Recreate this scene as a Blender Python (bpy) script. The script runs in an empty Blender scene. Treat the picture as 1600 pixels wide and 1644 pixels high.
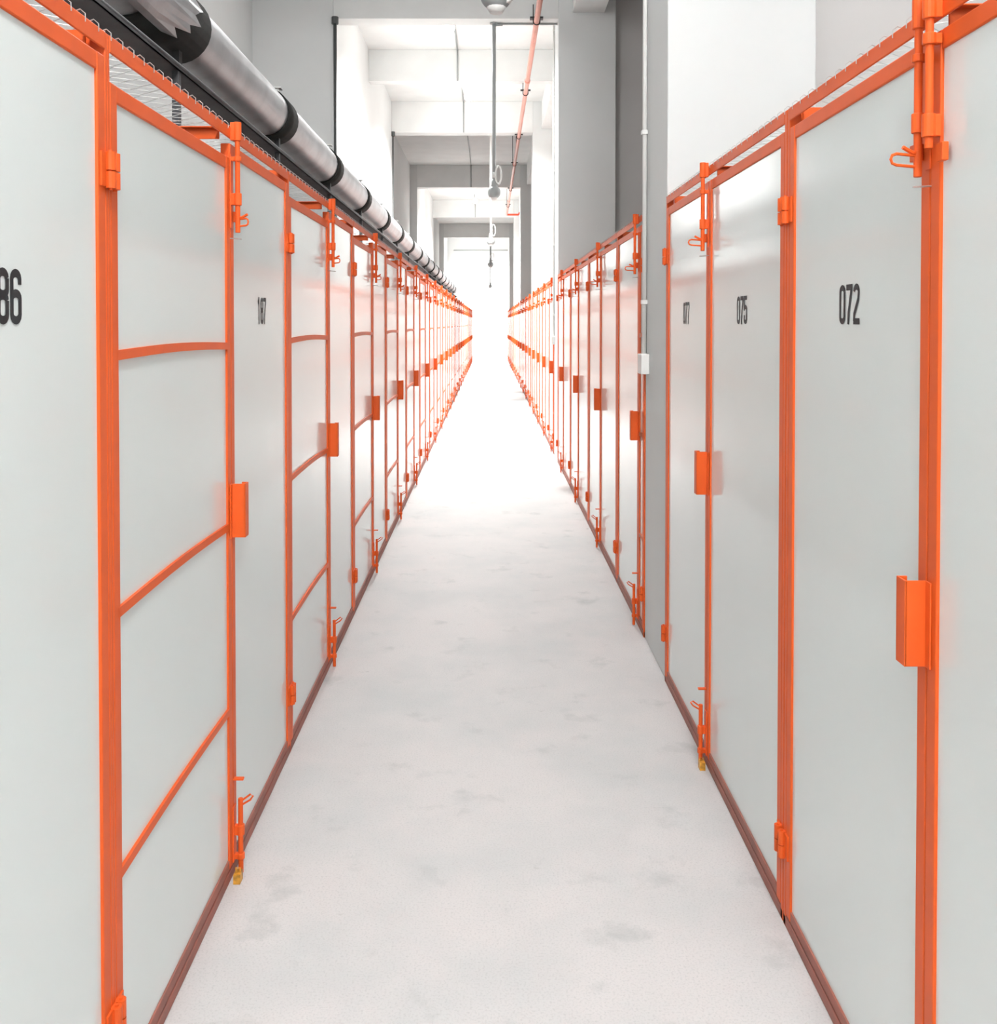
import bpy, math, random
from mathutils import Vector
random.seed(7)
S = bpy.context.scene
C = S.collection
PI = math.pi

# ------------------------------------------------------------------ camera
H = 1.60            # eye height
FPX = 1600.0        # focal length in pixels of the 1600-wide frame
PITCH = math.radians(1.1)
cd = bpy.data.cameras.new('camera')
cam = bpy.data.objects.new('camera', cd); C.objects.link(cam)
cd.sensor_fit = 'HORIZONTAL'; cd.sensor_width = 36.0
cd.lens = 36.0 * FPX / 1600.0
cam.location = (0, 0, H)
cam.rotation_euler = (PI/2 - PITCH, 0, 0)
cd.shift_x = 14/1600.0
cd.shift_y = -(302 - FPX*math.tan(PITCH))/1600.0
cd.clip_start = 0.05; cd.clip_end = 200
S.camera = cam

# ------------------------------------------------------------------ world, view
w = bpy.data.worlds.new('world'); S.world = w; w.use_nodes = True
w.node_tree.nodes['Background'].inputs[0].default_value = (0.9, 0.95, 1.0, 1)
w.node_tree.nodes['Background'].inputs[1].default_value = 0.3
S.view_settings.view_transform = 'Standard'
S.view_settings.look = 'None'
S.view_settings.gamma = 1.0
S.view_settings.use_curve_mapping = False
S.view_settings.exposure = 1.98

# lamp positions (x, y, z) and power; the bulbs are built further down at the same places
CEIL = 5.68
LAMPS = [  # x, y, bulb height, watts, cone in degrees (0 = bare all round)
    (0.45, -2.8, 5.35, 104, 0), (0.45, -0.2, 5.35, 88, 0), (0.0, 7.6, 5.35, 20, 0),  # last bulb is added out of view to brighten the middle floor and walls
    (-0.53, 13.2, 5.50, 420, 150), (-0.36, 17.0, 5.45, 420, 150),
    (-0.45, 27.6, 5.40, 480, 150), (-0.45, 31.0, 5.40, 480, 150),
    (-0.45, 42.4, 5.40, 700, 140)]
for i, (x, y, z, p, cone) in enumerate(LAMPS):
    ld = bpy.data.lights.new('bulb_light', 'SPOT' if cone else 'POINT'); ld.energy = p
    if cone: ld.spot_size = math.radians(cone); ld.spot_blend = 0.9
    ld.shadow_soft_size = 0.09 if cone else 0.25; ld.color = (1.0, 1.0, 0.985) if cone else (0.985, 0.995, 1.0)
    lo = bpy.data.objects.new('bulb_light', ld); C.objects.link(lo); lo.location = (x, y, z - 0.16)

# ------------------------------------------------------------------ materials
def mat(name, col, rough=0.5, metal=0.0, noise=0.0, nscale=8.0, bump=0.0, col2=None, spec=None):
    m = bpy.data.materials.new(name); m.use_nodes = True
    nt = m.node_tree; b = nt.nodes['Principled BSDF']
    b.inputs['Base Color'].default_value = (*col, 1); b.inputs['Roughness'].default_value = rough
    b.inputs['Metallic'].default_value = metal
    if spec is not None: b.inputs['Specular IOR Level'].default_value = spec
    tc = nt.nodes.new('ShaderNodeTexCoord')
    if noise > 0:
        n = nt.nodes.new('ShaderNodeTexNoise'); n.inputs['Scale'].default_value = nscale
        n.inputs['Detail'].default_value = 6
        nt.links.new(tc.outputs['Object'], n.inputs['Vector'])
        r = nt.nodes.new('ShaderNodeValToRGB')
        c2 = col2 or tuple(c*(1-noise) for c in col)
        r.color_ramp.elements[0].position = 0.35; r.color_ramp.elements[1].position = 0.6
        r.color_ramp.elements[0].color = (*c2, 1); r.color_ramp.elements[1].color = (*col, 1)
        nt.links.new(n.outputs['Fac'], r.inputs['Fac']); nt.links.new(r.outputs['Color'], b.inputs['Base Color'])
    if bump > 0:
        n2 = nt.nodes.new('ShaderNodeTexNoise'); n2.inputs['Scale'].default_value = nscale*2.5
        n2.inputs['Detail'].default_value = 3
        nt.links.new(tc.outputs['Object'], n2.inputs['Vector'])
        bp = nt.nodes.new('ShaderNodeBump'); bp.inputs['Strength'].default_value = bump; bp.inputs['Distance'].default_value = 0.01
        nt.links.new(n2.outputs['Fac'], bp.inputs['Height']); nt.links.new(bp.outputs['Normal'], b.inputs['Normal'])
    return m

M = {}
M['orange'] = mat('orange_paint', (0.78, 0.115, 0.018), 0.45, noise=0.07, nscale=9, spec=0.3)
M['rail'] = mat('scuffed_orange_paint', (0.62, 0.14, 0.05), 0.5, noise=0.4, nscale=14)
M['sill'] = mat('dirty_floor_rail_paint', (0.36, 0.12, 0.085), 0.6, noise=0.3, nscale=7, col2=(0.27, 0.11, 0.085))
M['panel'] = mat('coated_sheet_steel', (0.765, 0.825, 0.815), 0.12, noise=0.02, nscale=1.2, bump=0.015)
M['wall'] = mat('white_emulsion', (0.70, 0.71, 0.705), 0.7, noise=0.03, nscale=1.5, bump=0.15)
M['column'] = mat('column_emulsion', (0.70, 0.715, 0.71), 0.65, noise=0.03, nscale=1.5, bump=0.12)
M['wallR'] = mat('warm_white_emulsion', (0.575, 0.56, 0.55), 0.7, noise=0.02, nscale=1.5, bump=0.1)
M['beam'] = mat('painted_concrete', (0.78, 0.79, 0.78), 0.8, noise=0.05, nscale=2.5, bump=0.2)
M['ink'] = mat('black_stencil_ink', (0.018, 0.02, 0.024), 0.45, spec=0.3)
M['wire'] = mat('galvanised_wire', (0.55, 0.55, 0.54), 0.4, 0.7)
M['foil'] = mat('foil_lagging', (0.60, 0.61, 0.63), 0.42, 0.75, noise=0.18, nscale=5, bump=0.25)
M['rubber'] = mat('black_rubber', (0.012, 0.014, 0.012), 0.8, noise=0.4, nscale=30)
M['tray'] = mat('dark_galvanised_tray', (0.07, 0.072, 0.078), 0.55, 0.3, noise=0.3, nscale=9)
M['pink'] = mat('salmon_pipe_paint', (0.72, 0.30, 0.23), 0.4, noise=0.1, nscale=6)
M['red'] = mat('red_pipe_paint', (0.75, 0.07, 0.02), 0.4)
M['black'] = mat('black_steel', (0.02, 0.02, 0.022), 0.5)
M['pvc'] = mat('white_pvc', (0.80, 0.80, 0.78), 0.4)
M['grey'] = mat('grey_conduit', (0.36, 0.38, 0.38), 0.45)
M['dark'] = mat('dark_downpipe', (0.07, 0.075, 0.075), 0.5)
M['yellow'] = mat('yellow_brass', (0.75, 0.36, 0.04), 0.4, noise=0.5, nscale=60)

def floor_mat():
    m = bpy.data.materials.new('pale_screed'); m.use_nodes = True
    nt = m.node_tree; b = nt.nodes['Principled BSDF']; L = nt.links.new
    tc = nt.nodes.new('ShaderNodeTexCoord')
    def noise(scale, det, lo, hi, seed=0):
        mp = nt.nodes.new('ShaderNodeMapping'); mp.inputs['Location'].default_value = (seed, seed*0.7, 0)
        n = nt.nodes.new('ShaderNodeTexNoise'); n.inputs['Scale'].default_value = scale; n.inputs['Detail'].default_value = det
        n.inputs['Roughness'].default_value = 0.62
        r = nt.nodes.new('ShaderNodeMapRange'); r.inputs[1].default_value = lo; r.inputs[2].default_value = hi
        L(tc.outputs['Object'], mp.inputs[0]); L(mp.outputs[0], n.inputs['Vector']); L(n.outputs['Fac'], r.inputs[0])
        return r.outputs[0]
    def mix(fac, a, c):
        x = nt.nodes.new('ShaderNodeMix'); x.data_type = 'RGBA'
        L(fac, x.inputs[0])
        if isinstance(a, tuple): x.inputs[6].default_value = (*a, 1)
        else: L(a, x.inputs[6])
        x.inputs[7].default_value = (*c, 1)
        return x.outputs[2]
    c = mix(noise(1.6, 8, 0.42, 0.66), (0.62, 0.595, 0.59), (0.54, 0.545, 0.545))
    c = mix(noise(4.5, 7, 0.575, 0.80, 4.0), c, (0.40, 0.41, 0.41))
    c = mix(noise(170.0, 2, 0.50, 0.95, 2.0), c, (0.40, 0.40, 0.40))
    c = mix(noise(11.0, 4, 0.69, 0.78, 9.0), c, (0.40, 0.39, 0.38))
    L(c, b.inputs['Base Color'])
    b.inputs['Roughness'].default_value = 0.55
    b.inputs['Specular IOR Level'].default_value = 0.35
    n = nt.nodes.new('ShaderNodeTexNoise'); n.inputs['Scale'].default_value = 90; n.inputs['Detail'].default_value = 4
    bp = nt.nodes.new('ShaderNodeBump'); bp.inputs['Strength'].default_value = 0.12; bp.inputs['Distance'].default_value = 0.004
    L(tc.outputs['Object'], n.inputs['Vector']); L(n.outputs['Fac'], bp.inputs['Height']); L(bp.outputs['Normal'], b.inputs['Normal'])
    return m
M['floor'] = floor_mat()
def emis(name, col, s):
    m = bpy.data.materials.new(name); m.use_nodes = True
    b = m.node_tree.nodes['Principled BSDF']; b.inputs['Base Color'].default_value = (*col, 1)
    b.inputs['Emission Color'].default_value = (*col, 1); b.inputs['Emission Strength'].default_value = s
    return m
M['bulb'] = emis('lit_bulb_glass', (1.0, 0.99, 0.96), 30)

# ------------------------------------------------------------------ helpers
class MB:
    def __init__(s): s.v = []; s.f = []
    def box(s, x0, x1, y0, y1, z0, z1):
        x0, x1 = min(x0, x1), max(x0, x1); y0, y1 = min(y0, y1), max(y0, y1); z0, z1 = min(z0, z1), max(z0, z1)
        n = len(s.v)
        s.v += [(x0,y0,z0),(x1,y0,z0),(x1,y1,z0),(x0,y1,z0),(x0,y0,z1),(x1,y0,z1),(x1,y1,z1),(x0,y1,z1)]
        s.f += [tuple(n+i for i in q) for q in ((3,2,1,0),(4,5,6,7),(0,1,5,4),(1,2,6,5),(2,3,7,6),(3,0,4,7))]
        return s
    def tube(s, pts, r, n=8, caps=True, closed=False):
        pts = [Vector(p) for p in pts]; k = len(pts); base = len(s.v)
        up = None
        for i, p in enumerate(pts):
            if closed: t = pts[(i+1) % k] - pts[i-1]
            else: t = pts[min(i+1, k-1)] - pts[max(i-1, 0)]
            t.normalize()
            if up is None:
                up = Vector((0,0,1)) if abs(t.z) < 0.9 else Vector((1,0,0))
            a = (up - t*up.dot(t)).normalized(); up = a; b = t.cross(a)
            rr = r[i] if isinstance(r, (list, tuple)) else r
            for j in range(n):
                q = 2*PI*j/n
                s.v.append(tuple(p + a*math.cos(q)*rr + b*math.sin(q)*rr))
        rng = k if closed else k-1
        for i in range(rng):
            for j in range(n):
                i2 = (i+1) % k
                s.f.append((base+i*n+j, base+i*n+(j+1)%n, base+i2*n+(j+1)%n, base+i2*n+j))
        if caps and not closed:
            s.f.append(tuple(base+j for j in range(n-1, -1, -1)))
            s.f.append(tuple(base+(k-1)*n+j for j in range(n)))
        return s
    def lathe(s, x, y, prof, n=20):   # prof: (radius, z) about a vertical axis
        base = len(s.v); k = len(prof)
        for r, z in prof:
            for j in range(n):
                q = 2*PI*j/n; s.v.append((x+r*math.cos(q), y+r*math.sin(q), z))
        for i in range(k-1):
            for j in range(n):
                s.f.append((base+i*n+j, base+i*n+(j+1)%n, base+(i+1)*n+(j+1)%n, base+(i+1)*n+j))
        s.f.append(tuple(base+j for j in range(n-1, -1, -1))); s.f.append(tuple(base+(k-1)*n+j for j in range(n)))
        return s
    def build(s, name, m, parent=None, bevel=0, smooth=False):
        me = bpy.data.meshes.new(name); me.from_pydata(s.v, [], s.f); me.materials.append(m); me.update()
        if smooth:
            for p in me.polygons: p.use_smooth = len(p.vertices) == 4
        o = bpy.data.objects.new(name, me); C.objects.link(o)
        if parent: o.parent = parent
        if bevel:
            b = o.modifiers.new('bevel', 'BEVEL'); b.width = bevel; b.segments = 2; b.limit_method = 'ANGLE'
        return o

def tag(o, label, cat, group=None, kind=None):
    o['label'] = label; o['category'] = cat
    if group: o['group'] = group
    if kind: o['kind'] = kind
    return o
def struct(o): o['kind'] = 'structure'; return o
def empty(name, loc): o = bpy.data.objects.new(name, None); C.objects.link(o); o.location = loc; o.empty_display_size = 0.1; return o
def copy_tree(o, parent=None):
    c = o.copy(); C.objects.link(c)
    if parent: c.parent = parent
    for ch in o.children: copy_tree(ch, c)
    return c

# ------------------------------------------------------------------ the building
XL, XR = 0.744, 0.784          # locker fronts left and right of the camera
Y0, Y1 = -4.0, 44.1
WL, WR = -2.73, 3.3
COLS = [4.452, 11.53, 18.36, 25.7, 32.9, 40.6]      # column lines (near faces)
CT = [5.05, 12.20, 19.02, 26.36, 33.56, 41.26]      # far faces
struct(MB().box(WL-0.3, WR+0.3, Y0, Y1+0.2, -0.2, 0).build('floor', M['floor']))
struct(MB().box(WL-0.3, WR+0.3, Y0-0.2, Y1+0.2, CEIL, CEIL+0.2).build('ceiling', M['beam']))
ml = MB().box(WL-0.2, WL, Y0, 11.53, 0, CEIL)
ml.box(WL-0.2, -1.80, 11.53, 18.36+0.3, 0, CEIL)
ml.box(WL-0.2, -2.05, 18.66, 25.7, 0, CEIL)
ml.box(WL-0.2, -1.87, 25.7, 32.9+0.3, 0, CEIL)
ml.box(WL-0.2, -2.05, 33.2, 40.6, 0, CEIL)
ml.box(WL-0.2, -1.87, 40.6, Y1, 0, CEIL)
struct(ml.build('wall_left', M['wall']))
mr = MB().box(WR, WR+0.2, Y0, Y1, 0, CEIL)
mr.box(1.45, WR, 4.60, 4.80, 0, CEIL)                # partition behind the first column
mr.box(1.45, WR, 11.75, 11.95, 0, CEIL)
mr.box(1.82, WR, 11.95, Y1, 0, CEIL)
struct(mr.build('wall_right', M['wallR']))
struct(MB().box(WL-0.2, WR+0.2, Y1, Y1+0.2, 0, CEIL).build('wall_end', M['wall']))
struct(MB().box(WL-0.2, WR+0.2, Y0-0.2, Y0, 0, CEIL).build('wall_back', M['wall']))
for y, y2 in zip(COLS, CT):
    struct(MB().box(0.79, 1.45, y, y2, 0, CEIL).build('concrete_column', M['column'], bevel=0.006))
# cross beams: y, thickness, underside z
for y, t, zb, x0, x1 in [(4.452, 0.3, 5.11, WL, 0.79), (11.53, 0.27, 5.11, -1.80, 0.79), (14.9, 0.2, 5.21, -1.80, 1.82),
                         (18.36, 0.3, 5.11, -1.80, 0.79), (25.7, 0.3, 5.11, -1.87, 0.79),
                         (32.9, 0.3, 5.11, -1.87, 0.79), (40.6, 0.3, 5.11, -1.87, 0.79)]:
    struct(MB().box(x0, x1, y, y+t, zb, CEIL).build('ceiling_beam', M['beam'], bevel=0.006))
# lengthwise beams over the right-hand columns
for a, b in zip(CT[:-1], COLS[1:]):
    struct(MB().box(0.95, 1.32, a, b, 5.18, CEIL).build('ceiling_beam', M['beam'], bevel=0.006))
struct(MB().box(0.95, 1.32, Y0, COLS[0], 5.18, CEIL).build('ceiling_beam', M['beam'], bevel=0.006))

# ------------------------------------------------------------------ digits of the stencilled numbers
TH = 0.150
def arc(cx, cy, rx, ry, a0, a1, n=8):
    return [(cx+rx*math.cos(math.radians(a0+(a1-a0)*i/n)), cy+ry*math.sin(math.radians(a0+(a1-a0)*i/n))) for i in range(n+1)]
h = TH/2; L_, R_ = h, 0.5-h; rx = (R_-L_)/2; cx = 0.25
DIG = {
 '0': [arc(cx, 1-h-.11, rx, .11, 0, 180) + arc(cx, h+.11, rx, .11, 180, 360) + [(R_, 1-h-.11)]],
 '1': [[(.28, 0), (.28, 1)], [(.28, .90), (.10, .78)]],
 '2': [arc(cx, 1-h-.12, rx, .12, 180, -10) + [(R_-.03, .62), (L_+.02, .25), (L_, h)], [(0.02, h), (.5, h)]],
 '5': [[(.48, 1-h), (L_, 1-h)], [(L_, 1), (L_, .48)], [(L_-.02, .53)] + arc(cx, .50, rx, .11, 120, 0) + arc(cx, h+.11, rx, .11, 0, -180) + [(L_, .32)]],
 '6': [[(R_, .72)] + arc(cx, 1-h-.11, rx, .11, 0, 180) + arc(cx, h+.11, rx, .11, 180, 360) + arc(cx, .46, rx, .10, 0, 150)],
 '7': [[(0.02, 1-h), (.5, 1-h)], [(R_, 1-h), (R_, .86), (.22, .30), (.19, 0)]],
 '8': [arc(cx, 1-h-.11, rx, .11, 0, 180) + arc(cx, .62, rx, .09, 180, 270) + arc(cx, .62, rx, .09, 270, 360) + [(R_, 1-h-.11)],
       arc(cx, .42, rx, .09, 0, 180) + arc(cx, h+.11, rx, .11, 180, 360) + [(R_, .42)]],
}
def number_mesh(txt, side, uc, zc, hgt, wd):
    """flat painted digits; side -1 = left row, +1 = right row"""
    mb = MB(); adv = wd/len(txt)
    for k, ch in enumerate(txt):
        for layer, path in enumerate(DIG[ch]):
            layer += 4*(k % 2)
            P = [Vector((p[0], p[1])) for p in path]
            q = [P[0]]
            for p in P[1:]:
                if (p-q[-1]).length > 1e-4: q.append(p)
            P = q; sl = []
            for i, p in enumerate(P):
                d0 = (P[i]-P[i-1]).normalized() if i > 0 else (P[1]-P[0]).normalized()
                d1 = (P[i+1]-P[i]).normalized() if i < len(P)-1 else d0
                t = (d0+d1)
                t = t.normalized() if t.length > 1e-6 else d0
                nn = Vector((-t.y, t.x)); c = max(0.5, abs(nn.dot(Vector((-d0.y, d0.x)))))
                sl.append((p+nn*h/c, p-nn*h/c))
            b = len(mb.v)
            for si, (a, c) in enumerate(sl):
                for p in (a, c):
                    t = (k + 0.04 + p.x/0.5*0.90)*adv - wd/2          # along the text
                    u = uc + (t if side < 0 else -t)
                    z = zc + (p.y-0.5)*hgt
                    mb.v.append((side*(0.0052-0.00008*layer-0.000012*si), u, z))
            for i in range(len(sl)-1):
                mb.f.append((b+2*i, b+2*i+1, b+2*i+3, b+2*i+2))
    return mb

# ------------------------------------------------------------------ storage units
DEP = 1.0; TOP = 2.165; RAIL = 0.034
def leaf(root, s, u0, u1, ztop, stile=0.036):
    z0 = 0.035
    fr = MB()
    fr.box(0, s*0.028, u0, u0+stile, z0, ztop).box(0, s*0.028, u1-stile, u1, z0, ztop)
    fr.box(s*0.001, s*0.027, u0+stile, u1-stile, ztop-0.034, ztop)
    d = fr.build('door', M['orange'], root, bevel=0.0025)
    MB().box(s*0.001, s*0.027, u0+stile, u1-stile, z0, z0+0.028).build('bottom_rail', M['sill'], d, bevel=0.002)
    MB().box(s*0.006, s*0.010, u0+stile-0.004, u1-stile+0.004, z0+0.028, ztop-0.032).build('door_panel', M['panel'], d)
    return d
def hinge(d, s, u, z, far):
    m = MB(); m.tube([(-s*0.009, u, z), (-s*0.009, u, z+0.032)], 0.0105, 12)
    m.tube([(-s*0.009, u, z+0.035), (-s*0.009, u, z+0.070)], 0.0105, 12)
    m.box(-s*0.004, s*0.001, u-(0.030 if far else 0.010), u+(0.010 if far else 0.030), z+0.002, z+0.068)
    m.tube([(-s*0.009, u, z-0.004), (-s*0.009, u, z+0.074)], 0.004, 8)
    m.build('hinge', M['orange'], d, smooth=False)
def top_bolt(d, s, u):
    m = MB(); X = -s*0.020
    m.tube([(X, u, 1.862), (X, u, 2.172)], 0.0075, 10)
    for z0, z1 in ((1.940, 1.975), (2.066, 2.080), (2.125, 2.178)):
        m.tube([(X, u, z0), (X, u, z1)], 0.0115, 14)
        m.box(-s*0.018, -s*0.0005, u-0.008, u+0.008, z0+0.001, z1-0.001)
    m.box(-s*0.003, s*0.001, u-0.010, u+0.010, 1.875, 2.085)
    m.box(-s*0.016, -s*0.0005, u+0.02, u+0.045, 1.895, 1.925)       # keeper
    m.build('door_bolt', M['orange'], d, bevel=0.0015)
    r = MB()
    k = 0.62 if s < 0 else 1.0
    lp = [(X, u, 1.900), (X-s*0.042*k, u-0.010, 1.902), (X-s*0.050*k, u-0.011, 1.899), (X-s*0.053*k, u-0.012, 1.892), (X-s*0.050*k, u-0.011, 1.885), (X-s*0.042*k, u-0.010, 1.882), (X, u, 1.880)]
    r.tube(lp, 0.0028, 6)
    r.build('bolt_ring', M['orange'], d); r = MB()
    r.tube([(X, u, 1.905), (X-s*0.012, u-0.004, 1.905), (X-s*0.03, u-0.008, 1.914)], 0.004, 6)
    r.build('bolt_knob', M['orange'], d); r = MB()
    r.tube([(0, u-0.01, 1.845), (-s*0.035, u-0.016, 1.842)], 0.0018, 5)
    r.build('wire_hook', M['wire'], d)
def second_bolt(d, s, u):
    m = MB(); X = -s*0.020
    m.tube([(X, u, 1.905), (X, u, 2.150)], 0.0075, 10)
    for z0, z1 in ((1.925, 1.965), (2.085, 2.105), (2.130, 2.185)):
        m.tube([(X, u, z0), (X, u, z1)], 0.0120, 14)
        m.box(-s*0.018, -s*0.0005, u-0.008, u+0.008, z0+0.001, z1-0.001)
    m.box(-s*0.012, -s*0.0005, u-0.035, u-0.010, 1.880, 1.912)
    m.build('door_bolt', M['orange'], d, bevel=0.0015)
def low_bolt(d, s, u):
    m = MB(); X = -s*0.020
    m.tube([(X, u, 0.004), (X, u, 0.222)], 0.0075, 10)
    for z0, z1 in ((0.045, 0.062), (0.115, 0.145)):
        m.tube([(X, u, z0), (X, u, z1)], 0.0115, 14)
        m.box(-s*0.018, -s*0.0005, u-0.008, u+0.008, z0+0.001, z1-0.001)
    m.box(-s*0.004, s*0.001, u-0.016, u+0.016, 0.04, 0.20)
    m.box(-s*0.030, -s*0.0005, u-0.008, u+0.008, 0.276, 0.282)
    m.build('door_bolt', M['orange'], d, bevel=0.0015)
    r = MB()
    r.tube([(X, u, 0.212), (X-s*0.030, u-0.006, 0.236), (X-s*0.038, u-0.008, 0.232), (X-s*0.030, u-0.006, 0.220), (X, u, 0.200)], 0.0028, 6)
    r.build('bolt_ring', M['orange'], d)
def handle(d, s, u):
    m = MB(); z0, z1 = 0.985, 1.140            # folded steel pull: web, outer lip and return
    m.box(0, -s*0.040, u-0.004, u, z0, z1)
    m.box(-s*0.037, -s*0.041, u-0.004, u+0.034, z0, z1)
    m.box(-s*0.022, -s*0.041, u+0.031, u+0.034, z0, z1)
    m.box(-s*0.0005, -s*0.004, u-0.022, u, z0, z1)
    m.build('door_handle', M['orange'], d, bevel=0.001)

_mesh = {}
def wire_roof(s, W):
    """hexagonal netting laid over the unit, hooked over the front rail"""
    m = MB(); cell = 0.062; n = int(W/cell); z = TOP+0.002; cell = W/n
    for i in range(n+1):
        pts = []; k = int(DEP/0.04); u = i*cell
        for j in range(k+1):
            off = cell/2 if (j//1) % 2 else 0
            uu = min(max(u + off*(0.98), 0.0), W)
            sag = -0.010*math.sin(PI*j/k)*math.sin(PI*min(max(uu/W, 0), 1)*4)**2
            pts.append((s*(0.004+j*(DEP-0.01)/k), uu, z+sag+0.0015*math.sin(i*2.1+j)))
        m.tube(pts, 0.0011, 3, caps=False)
        pts = []
        for j in range(k+1):
            off = cell/2 if j % 2 else cell
            uu = min(max(u + off, 0.0), W)
            sag = -0.010*math.sin(PI*j/k)*math.sin(PI*min(max(uu/W, 0), 1)*4)**2
            pts.append((s*(0.004+j*(DEP-0.01)/k), uu, z+sag+0.0015*math.sin(i*1.7+j)))
        if i < n: m.tube(pts, 0.0011, 3, caps=False)
        # cut wire ends curling over the rail
        if i < n: m.tube([(s*0.02, u+0.002, z), (s*0.004, u+0.006, z+0.008), (-s*0.003, u+0.012, z+0.002), (-s*0.002, u+0.015, z-0.012)], 0.0012, 4)
    return m
def make_unit(s, W, meet, straps, near_top, far_top, post):
    root = empty('storage_unit', (0, 0, 0))
    f = MB()
    f.box(0, s*0.03, 0, post, 0, TOP).box(0, s*0.03, W-post, W, 0, TOP)                       # front posts
    f.box(s*(DEP-0.03), s*DEP, 0, 0.03, 0, TOP).box(s*(DEP-0.03), s*DEP, W-0.03, W, 0, TOP)   # rear posts
    f.box(-s*0.001, s*0.004, post, W-post, TOP-RAIL, TOP).box(s*0.004, s*0.030, post, W-post, TOP-0.004, TOP)   # angle-iron top rail
    f.box(s*(DEP-0.004), s*DEP, 0.03, W-0.03, TOP-RAIL, TOP)
    for u in (0, W-0.03):
        f.box(s*0.03, s*(DEP-0.03), u, u+0.004, TOP-0.034, TOP-0.001)
    if W > 1.3:
        f.box(s*0.03, s*(DEP-0.004), meet-0.002, meet+0.002, TOP-0.036, TOP-0.002)            # cross bar at the meeting stiles
        f.box(s*0.03, s*(DEP-0.004), meet-0.02, meet+0.016, TOP-0.006, TOP-0.002)
        for t in (0.3, 0.62): f.box(s*(t-0.008), s*(t+0.008), 0.004, W-0.004, TOP-0.010, TOP-0.006)
    f.build('unit_frame', M['orange'], root, bevel=0.002)
    MB().box(0, s*0.04, 0, W, 0, 0.030).build('floor_rail', M['sill'], root, bevel=0.003)
    b = MB()
    b.box(s*(DEP-0.008), s*(DEP-0.004), 0.03, W-0.03, 0.0, 2.05)
    b.box(s*0.045, s*(DEP-0.03), 0.006, 0.010, 0, 2.05).box(s*0.045, s*(DEP-0.03), W-0.010, W-0.006, 0, 2.05)
    b.build('partition_panel', M['panel'], root)
    wr = wire_roof(s, W).build('wire_mesh_roof', M['wire'], root)
    g = 0.002
    dn = leaf(root, s, post+g, meet-g, near_top) if meet-post > 0.1 else None
    df = leaf(root, s, meet+g, W-post-g, far_top)
    if dn:
        for z in (1.903-0.04, 0.185): hinge(dn, s, max(post*0.7, 0.0108), z, False)
        if straps:
            for zc in (1.537, 1.020, 0.490):
                k = MB(); n = 8; u0, u1 = post+0.030, meet-0.030; base = 0
                for i in range(n):        # flat bar, slightly bowed upwards
                    a, c = i/n, (i+1)/n
                    za, zb = zc+0.007*math.sin(PI*a), zc+0.007*math.sin(PI*c)
                    q = len(k.v); ua, ub = u0+(u1-u0)*a, u0+(u1-u0)*c
                    for (u, z) in ((ua, za), (ub, zb)):
                        for x in (-s*0.001, s*0.006):
                            k.v += [(x, u, z-0.010), (x, u, z+0.010)]
                    # verts: 0 out-low 1 out-up 2 in-low 3 in-up (a), 4..7 (b)
                    k.f += [(q, q+1, q+5, q+4), (q+1, q+3, q+7, q+5), (q+2, q+6, q+7, q+3), (q, q+4, q+6, q+2)]
                k.build('door_strap', M['rail'] if straps == 2 else M['orange'], dn)
    for z in (1.863, 0.185): hinge(df, s, W-max(post*0.7, 0.0108), z, True)
    top_bolt(df, s, meet+0.006); low_bolt(df, s, meet+0.006); handle(df, s, meet-0.002 if s < 0 else meet)
    return root

ORD = ['', 'first', 'second', 'third', 'fourth', 'fifth', 'sixth', 'seventh', 'eighth', 'ninth', 'tenth', 'eleventh', 'twelfth',
       'thirteenth', 'fourteenth', 'fifteenth', 'sixteenth', 'seventeenth', 'eighteenth', 'nineteenth', 'twentieth',
       'twenty-first', 'twenty-second', 'twenty-third', 'twenty-fourth']
def add_number(root, far, txt, s, uc):
    doors = [c for c in root.children if c.name.startswith('door')]
    doors.sort(key=lambda o: sum(v.co.y for v in o.data.vertices)/len(o.data.vertices))
    d = doors[-1] if far else doors[0]
    if txt == '072': second_bolt(doors[0], s, RM-0.038)
    o = number_mesh(txt, s, uc, 1.643, 0.088, 0.128).build('unit_number', M['ink'], d)
    o['label'] = 'black stencilled number ' + txt

# left row -----------------------------------------------------------
LW, LM = 1.745, 0.915
protoL = make_unit(-1, LW, LM, 1, 2.075, 2.118, 0.012)
left = []
for i in range(24):
    r = protoL if i == 0 else copy_tree(protoL)
    r.location = (-XL, 1.95 + (i-1)*LW, 0)
    r['group'] = 'storage units of the left row'; r['category'] = 'storage unit'
    r['label'] = 'orange-framed grey storage unit, %s from the camera in the left row' % ORD[i+1]
    left.append(r)
left[0]['label'] = 'nearest left storage unit, number ending 86 cut by the photo edge'
left[1]['label'] = 'left storage unit numbered 187 with three orange straps on its near door'
left[23]['label'] = 'last orange-framed storage unit of the left row, by the end wall'
add_number(left[0], True, '186', -1, (LM+LW)/2)
add_number(left[1], True, '187', -1, (LM+LW)/2)

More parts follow.
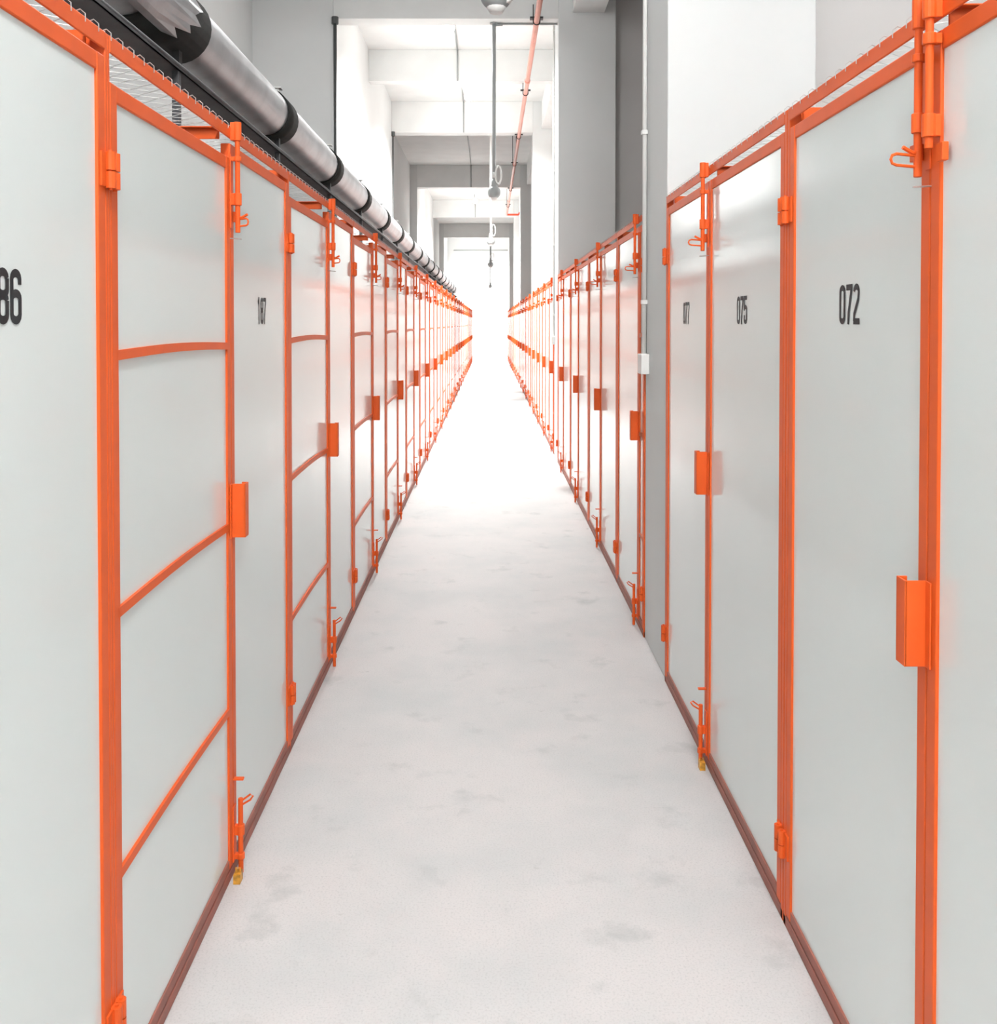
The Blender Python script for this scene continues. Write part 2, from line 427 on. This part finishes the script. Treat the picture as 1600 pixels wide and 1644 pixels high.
# right row ----------------------------------------------------------
RW, RM = 1.79, 0.935
protoR = make_unit(1, RW, RM, 0, 2.112, 2.112, 0.020)
protoN = make_unit(1, 1.09, 0.20, 2, 2.112, 2.112, 0.020)     # narrow unit tucked against each column
starts = [('R', 0.845, 1.0), ('R', 2.640, 1.005)]
for k in range(5):
    a, b = CT[k]+0.004, COLS[k+1]-0.004
    sc = (b-a)/(1.09+3*RW); y = a
    for p in 'NRRR':
        starts.append((p, y, sc)); y += (1.09 if p == 'N' else RW)*sc
starts.append(('R', CT[5]+0.004, 1.0))
right = []; used = set()
for i, (p, y, sc) in enumerate(starts):
    pr = protoR if p == 'R' else protoN
    r = pr if p not in used else copy_tree(pr)
    used.add(p)
    r.location = (XR, y, 0); r.scale = (1, sc, 1)
    r['group'] = 'storage units of the right row'; r['category'] = 'storage unit'
    r['label'] = ('orange-framed grey storage unit, %s from the camera in the right row' if p == 'R' else
                  'narrow storage unit hard behind a white column, %s from the camera in the right row') % ORD[i+1]
    right.append(r)
right[0]['label'] = 'nearest right storage unit, numbered 072, with ring-handled bolt'
right[1]['label'] = 'right storage unit numbered 075 and 077, just before the first white column'
right[-1]['label'] = 'last orange-framed storage unit of the right row, by the end wall'
add_number(right[0], True, '072', 1, 2.19-0.845)
add_number(right[1], False, '075', 1, 3.12-2.64)
add_number(right[1], True, '077', 1, 4.00-2.64)

# yellow stops on the floor under the bolts
for x, y, lab in ((-XL+0.022, 2.858, 'small yellow floor stop at the foot of the left row'),
                  (XR-0.022, 3.583, 'small yellow floor stop at the foot of the right row')):
    m = MB().box(x-0.010, x+0.010, y-0.045, y-0.012, 0, 0.028); m.tube([(x-0.006, y-0.028, 0.026), (x-0.006, y-0.028, 0.040), (x+0.006, y-0.028, 0.040), (x+0.006, y-0.028, 0.026)], 0.0025, 6)
    tag(m.build('floor_stop', M['yellow'], bevel=0.003), lab, 'door stop', 'yellow stops under the bolts')

# ------------------------------------------------------------------ duct above the left row
DX, DZ, DR = -1.30, H+1.225, 0.135
duct = empty('ventilation_pipe', (DX, 0, 2.17))
tag(duct, 'silver foil-lagged pipe with black bands running above left storage units', 'pipe')
def child(o, p): o.location = o.location - p.location; return o
m = MB()
def ring(y0, y1, r0, seg=40, n=28):
    pts = []; rs = []
    k = max(2, int((y1-y0)/0.25))
    for i in range(k+1):
        y = y0+(y1-y0)*i/k; pts.append((DX, y, DZ)); rs.append(r0*(1+0.010*math.sin(y*7.3)+0.006*math.sin(y*17.1)))
    return pts, rs
pts, rs = ring(-3.9, 36.0, DR); m.tube(pts, rs, 28)
child(m.build('lagging', M['foil'], duct, smooth=True), duct)
by = []
y = 3.90 - 1.885*4
while y < 35.5: by.append(y); y += 1.885
for y in by:
    near = abs(y-3.90) < 0.1
    m = MB().tube([(DX, y-(0.36 if near else 0), DZ), (DX, y+0.27, DZ)], DR+0.009, 28)
    b_ = child(m.build('clamp_band', M['rubber'], duct, smooth=True), duct)
    e = MB().box(DX+0.035, DX+0.055, y+0.12, y+0.15, DZ+DR-0.02, DZ+DR+0.035).box(DX+0.02, DX+0.07, y+0.10, y+0.17, DZ+DR+0.028, DZ+DR+0.034)
    o = e.build('clamp_ear', M['wire'], b_); o.location = (0, 0, 0)
    lg = MB().box(DX+0.035, DX+0.06, y+0.10, y+0.14, 2.529, DZ-DR+0.005)
    child(lg.build('support_leg', M['black'], duct), duct)
# torn piece of foil over the nearest band
f = MB(); n = 12; a0, a1 = math.radians(-62), math.radians(50)
prof = [0.02, 0.10, 0.05, 0.14, 0.12, 0.19, 0.14, 0.17, 0.22, 0.12, 0.09, 0.15, 0.03]
for i in range(n+1):
    a = a0+(a1-a0)*i/n; r = DR+0.013
    for yy, rr in ((3.30, DR+0.005), (3.62, r), (3.72+prof[i]*1.5, r+0.006*(i % 2))):
        f.v.append((DX+math.cos(a)*rr, yy, DZ+math.sin(a)*rr))
for i in range(n):
    for j in range(2): f.f.append((i*3+j, i*3+j+1, i*3+j+4, i*3+j+3))
o = child(f.build('torn_foil', M['foil'], duct, smooth=False), duct)
sm = o.modifiers.new('thickness', 'SOLIDIFY'); sm.thickness = 0.002

tray = empty('cable_tray', (-1.2, 0, 2.17))
tag(tray, 'dark cable tray with cables below the silver foil-lagged pipe', 'cable tray')
m = MB(); x0, x1, z0, z1 = -1.275, -1.132, 2.525, 2.546
m.box(x0, x1, -3.9, 35, z0, z0+0.004).box(x1-0.004, x1, -3.9, 35, z0, z1).box(x0, x0+0.004, -3.9, 35, z0, z1)
child(m.build('tray_channel', M['tray'], tray), tray)
for k, (cx_, r) in enumerate(((-1.145, 0.012), (-1.185, 0.015), (-1.215, 0.012))):
    m = MB(); m.tube([(cx_+0.006*math.sin(i*1.3+k), -3.9+i*1.3, z0+0.006+r+0.006*(k % 2)) for i in range(30)], r, 8)
    child(m.build('cable', M['black'] if k else M['tray'], tray, smooth=True), tray)
y = -3.32
while y < 35:
    child(MB().box(x1-0.03, x1-0.005, y, y+0.03, 2.168, z0+0.001).build('support_leg', M['tray'], tray), tray); y += 1.745

# ------------------------------------------------------------------ sprinkler pipe
PX, PZ = 0.535, H+3.455
sp = empty('sprinkler_pipe', (PX, 0, PZ))
tag(sp, 'salmon pink pipe slung under the ceiling beams with black clamps', 'pipe')
m = MB().tube([(PX, -3.95, PZ), (PX, 31.6, PZ)], 0.032, 16)
child(m.build('pipe_run', M['pink'], sp, smooth=True), sp)
m = MB().tube([(PX, 31.6, PZ), (0.90, 31.6, PZ), (0.95, 31.6, PZ+0.07)], 0.030, 12)
child(m.build('pipe_elbow', M['red'], sp, smooth=True), sp)
for y in (7.5, 14.2, 21.6, 28.0):
    m = MB().tube([(PX, y, PZ), (PX, y+0.14, PZ)], 0.040, 16)
    child(m.build('pipe_coupling', M['pink'], sp, smooth=True), sp)
for y, zt in ((4.6, 5.11), (11.46, 5.25), (15.0, 5.21), (18.5, 5.11), (21.7, CEIL), (25.75, 5.11), (29.3, CEIL)):
    m = MB()
    m.tube([(PX+0.038*math.cos(a), y, PZ+0.038*math.sin(a)) for a in [PI+PI*i/10 for i in range(11)]] , 0.006, 6)
    m.tube([(PX-0.038, y, PZ), (PX-0.038, y, max(zt, PZ+0.05))], 0.006, 6).tube([(PX+0.038, y, PZ), (PX+0.038, y, max(zt, PZ+0.05))], 0.006, 6)
    m.box(PX-0.075, PX+0.075, y-0.012, y+0.012 if y != 11.46 else 11.53, PZ+0.034, PZ+0.055)
    child(m.build('pipe_clamp', M['black'], sp), sp)

# ------------------------------------------------------------------ fittings hanging from each cross beam
def make_drop(yb, x, txt, material, arm=False):
    root = empty('pendant_fitting', (x, yb, 5.11))
    tag(root, txt, 'pendant fitting', 'fittings hanging from the cross beams')
    zb = H+1.54 - 5.11
    m = MB()
    m.tube([(0, 0, 0), (0, 0, zb+0.12)], 0.022, 12).tube([(0, 0, -0.012), (0, 0, 0)], 0.05, 12)
    m.build('drop_rod', material, root, smooth=True)
    m = MB(); c = (0.050, 0, zb+(0.06 if yb < 5 else 0.20))      # coil of spare cable
    for k in range(3):
        m.tube([(c[0]+0.035*math.cos(2*PI*i/20), -0.03+k*0.014, c[2]+0.105*math.sin(2*PI*i/20)) for i in range(20)], 0.009, 8, closed=True)
    m.box(-0.015, 0.03, -0.035, 0.02, c[2]-0.03, c[2]+0.03)
    m.build('cable_coil', M['pvc'], root, smooth=True)
    m = MB(); R = 0.078
    m.lathe(0, 0, [(0.02, zb+0.16), (0.035, zb+0.12), (0.04, zb+0.075)] + [(R*math.sin(a), zb+R*math.cos(a)) for a in [math.radians(30+15*i) for i in range(10)]] + [(0.004, zb-R)])
    m.build('ball_housing', M['grey'], root, smooth=True)
    m = MB().lathe(0, 0, [(0.03, zb-R-0.012), (0.045, zb-R+0.012), (0.045, zb-R+0.02)], 16)
    m.build('sensor_lens', M['pvc'], root, smooth=True)
    if arm:
        m = MB().tube([(0, 0, -0.0115), (0.789-x, 0, -0.0115)], 0.010, 8).tube([(0, 0, -0.019), (0.10, 0, -0.019)], 0.018, 8)
        m.build('conduit_arm', M['grey'], root, smooth=True)
    return root
make_drop(4.68, 0.03, 'white pendant fitting with cable coil cut off by the top photo edge', M['pvc'])
make_drop(11.70, 0.05, 'longest looking grey rod pendant hanging from nearest lit beam', M['grey'], True)
make_drop(18.6, 0.02, 'white rod pendant with cable loop, second behind the long grey rod', M['pvc'])
make_drop(25.9, 0.02, 'grey rod pendant with ball end, small, third one down the corridor', M['grey'])
make_drop(40.8, 0.02, 'tiny pendant hanging nearest the end wall', M['grey'])

# ------------------------------------------------------------------ ceiling lamps
LL = ['bare lit bulb hanging in the near bay, farther back', 'bare lit bulb hanging in the near bay above the walkway', 'added fill bulb of the second bay, out of view',
      'glaring bare bulb just behind the nearest beam', 'glaring bulb in front of the second lit beam',
      'lit bulb in the third bay beyond the grey opening', 'lit bulb at the far side of the middle lit bay', 'lit bulb nearest the end wall']
for (x, y, z, p, cone), lab in zip(LAMPS, LL):
    r = empty('ceiling_lamp', (x, y, CEIL)); tag(r, lab, 'lamp', 'bare bulbs under the ceiling')
    d = z-CEIL
    MB().lathe(0, 0, [(0.05, -0.02), (0.05, 0)], 16).tube([(0, 0, 0), (0, 0, d+0.09)], 0.006, 6).lathe(0, 0, [(0.026, d+0.03), (0.03, d+0.10), (0.012, d+0.12)], 14).build('lamp_socket', M['pvc'], r, smooth=True)
    R = 0.068
    MB().lathe(0, 0, [(0.004, d-R)] + [(R*math.sin(a), d-R*math.cos(a)) for a in [math.radians(15*i) for i in range(1, 11)]] + [(0.024, d+0.075)], 20).build('light_bulb', M['bulb'], r, smooth=True)
# conduit feeding the bulbs
m = MB()
for a, b in ((11.80, 14.9), (15.1, 18.36), (18.66, 25.7), (26.0, 32.9)):
    m.tube([(-0.48, a, CEIL-0.013), (-0.48, b, CEIL-0.013)], 0.012, 8)
for y, zb in ((14.9, 5.21), (18.36, 5.11), (25.7, 5.11), (32.9, 5.11)):
    m.tube([(-0.48, y-0.012, CEIL-0.013), (-0.48, y-0.012, zb)], 0.012, 8)
tag(m.build('lighting_conduit', M['grey'], smooth=True), 'thin grey conduit along the ceiling and down the beam faces', 'conduit')

# ------------------------------------------------------------------ downpipe, column boxes, end-wall conduit
for x, y, lab in ((-1.775, 11.505, 'slim dark downpipe at the left edge of the nearest opening'),
                  (-1.775, 18.335, 'slim dark downpipe at the left edge of the second opening')):
    r = empty('downpipe', (x, y, 0)); tag(r, lab, 'pipe', 'dark downpipes')
    MB().tube([(0, 0, 0), (0, 0, 5.08)], 0.020 if y < 12 else 0.014, 10).build('pipe_length', M['dark'], r, smooth=True)
    MB().tube([(0, 0, 5.04), (0, 0, 5.12)], 0.04, 10).build('pipe_collar', M['dark'], r)
for k, (y2, lab) in enumerate(zip(CT[:2], ('white socket box with conduit on the nearest right column', 'white socket box with conduit on the second right column'))):
    r = empty('socket_box', (0.79, y2-0.05, 1.35)); tag(r, lab, 'socket box', 'socket boxes on the columns')
    MB().box(-0.042, 0, -0.075, 0.045, 0, 0.10).build('box_body', M['pvc'], r, bevel=0.004)
    MB().tube([(-0.012, 0.02, 0.10), (-0.012, 0.02, CEIL-1.35)], 0.012, 10).build('conduit', M['pvc'], r, smooth=True)
    for zz in (0.35, 1.2, 2.1, 3.0, 3.8): MB().box(-0.028, 0, 0.0, 0.04, zz, zz+0.02).build('conduit_clip', M['pvc'], r)
m = MB().tube([(-1.6, Y1-0.015, 4.85), (0.79, Y1-0.015, 4.85)], 0.015, 8)
tag(m.build('wall_conduit', M['grey'], smooth=True), 'thin horizontal grey conduit high on the end wall', 'conduit')
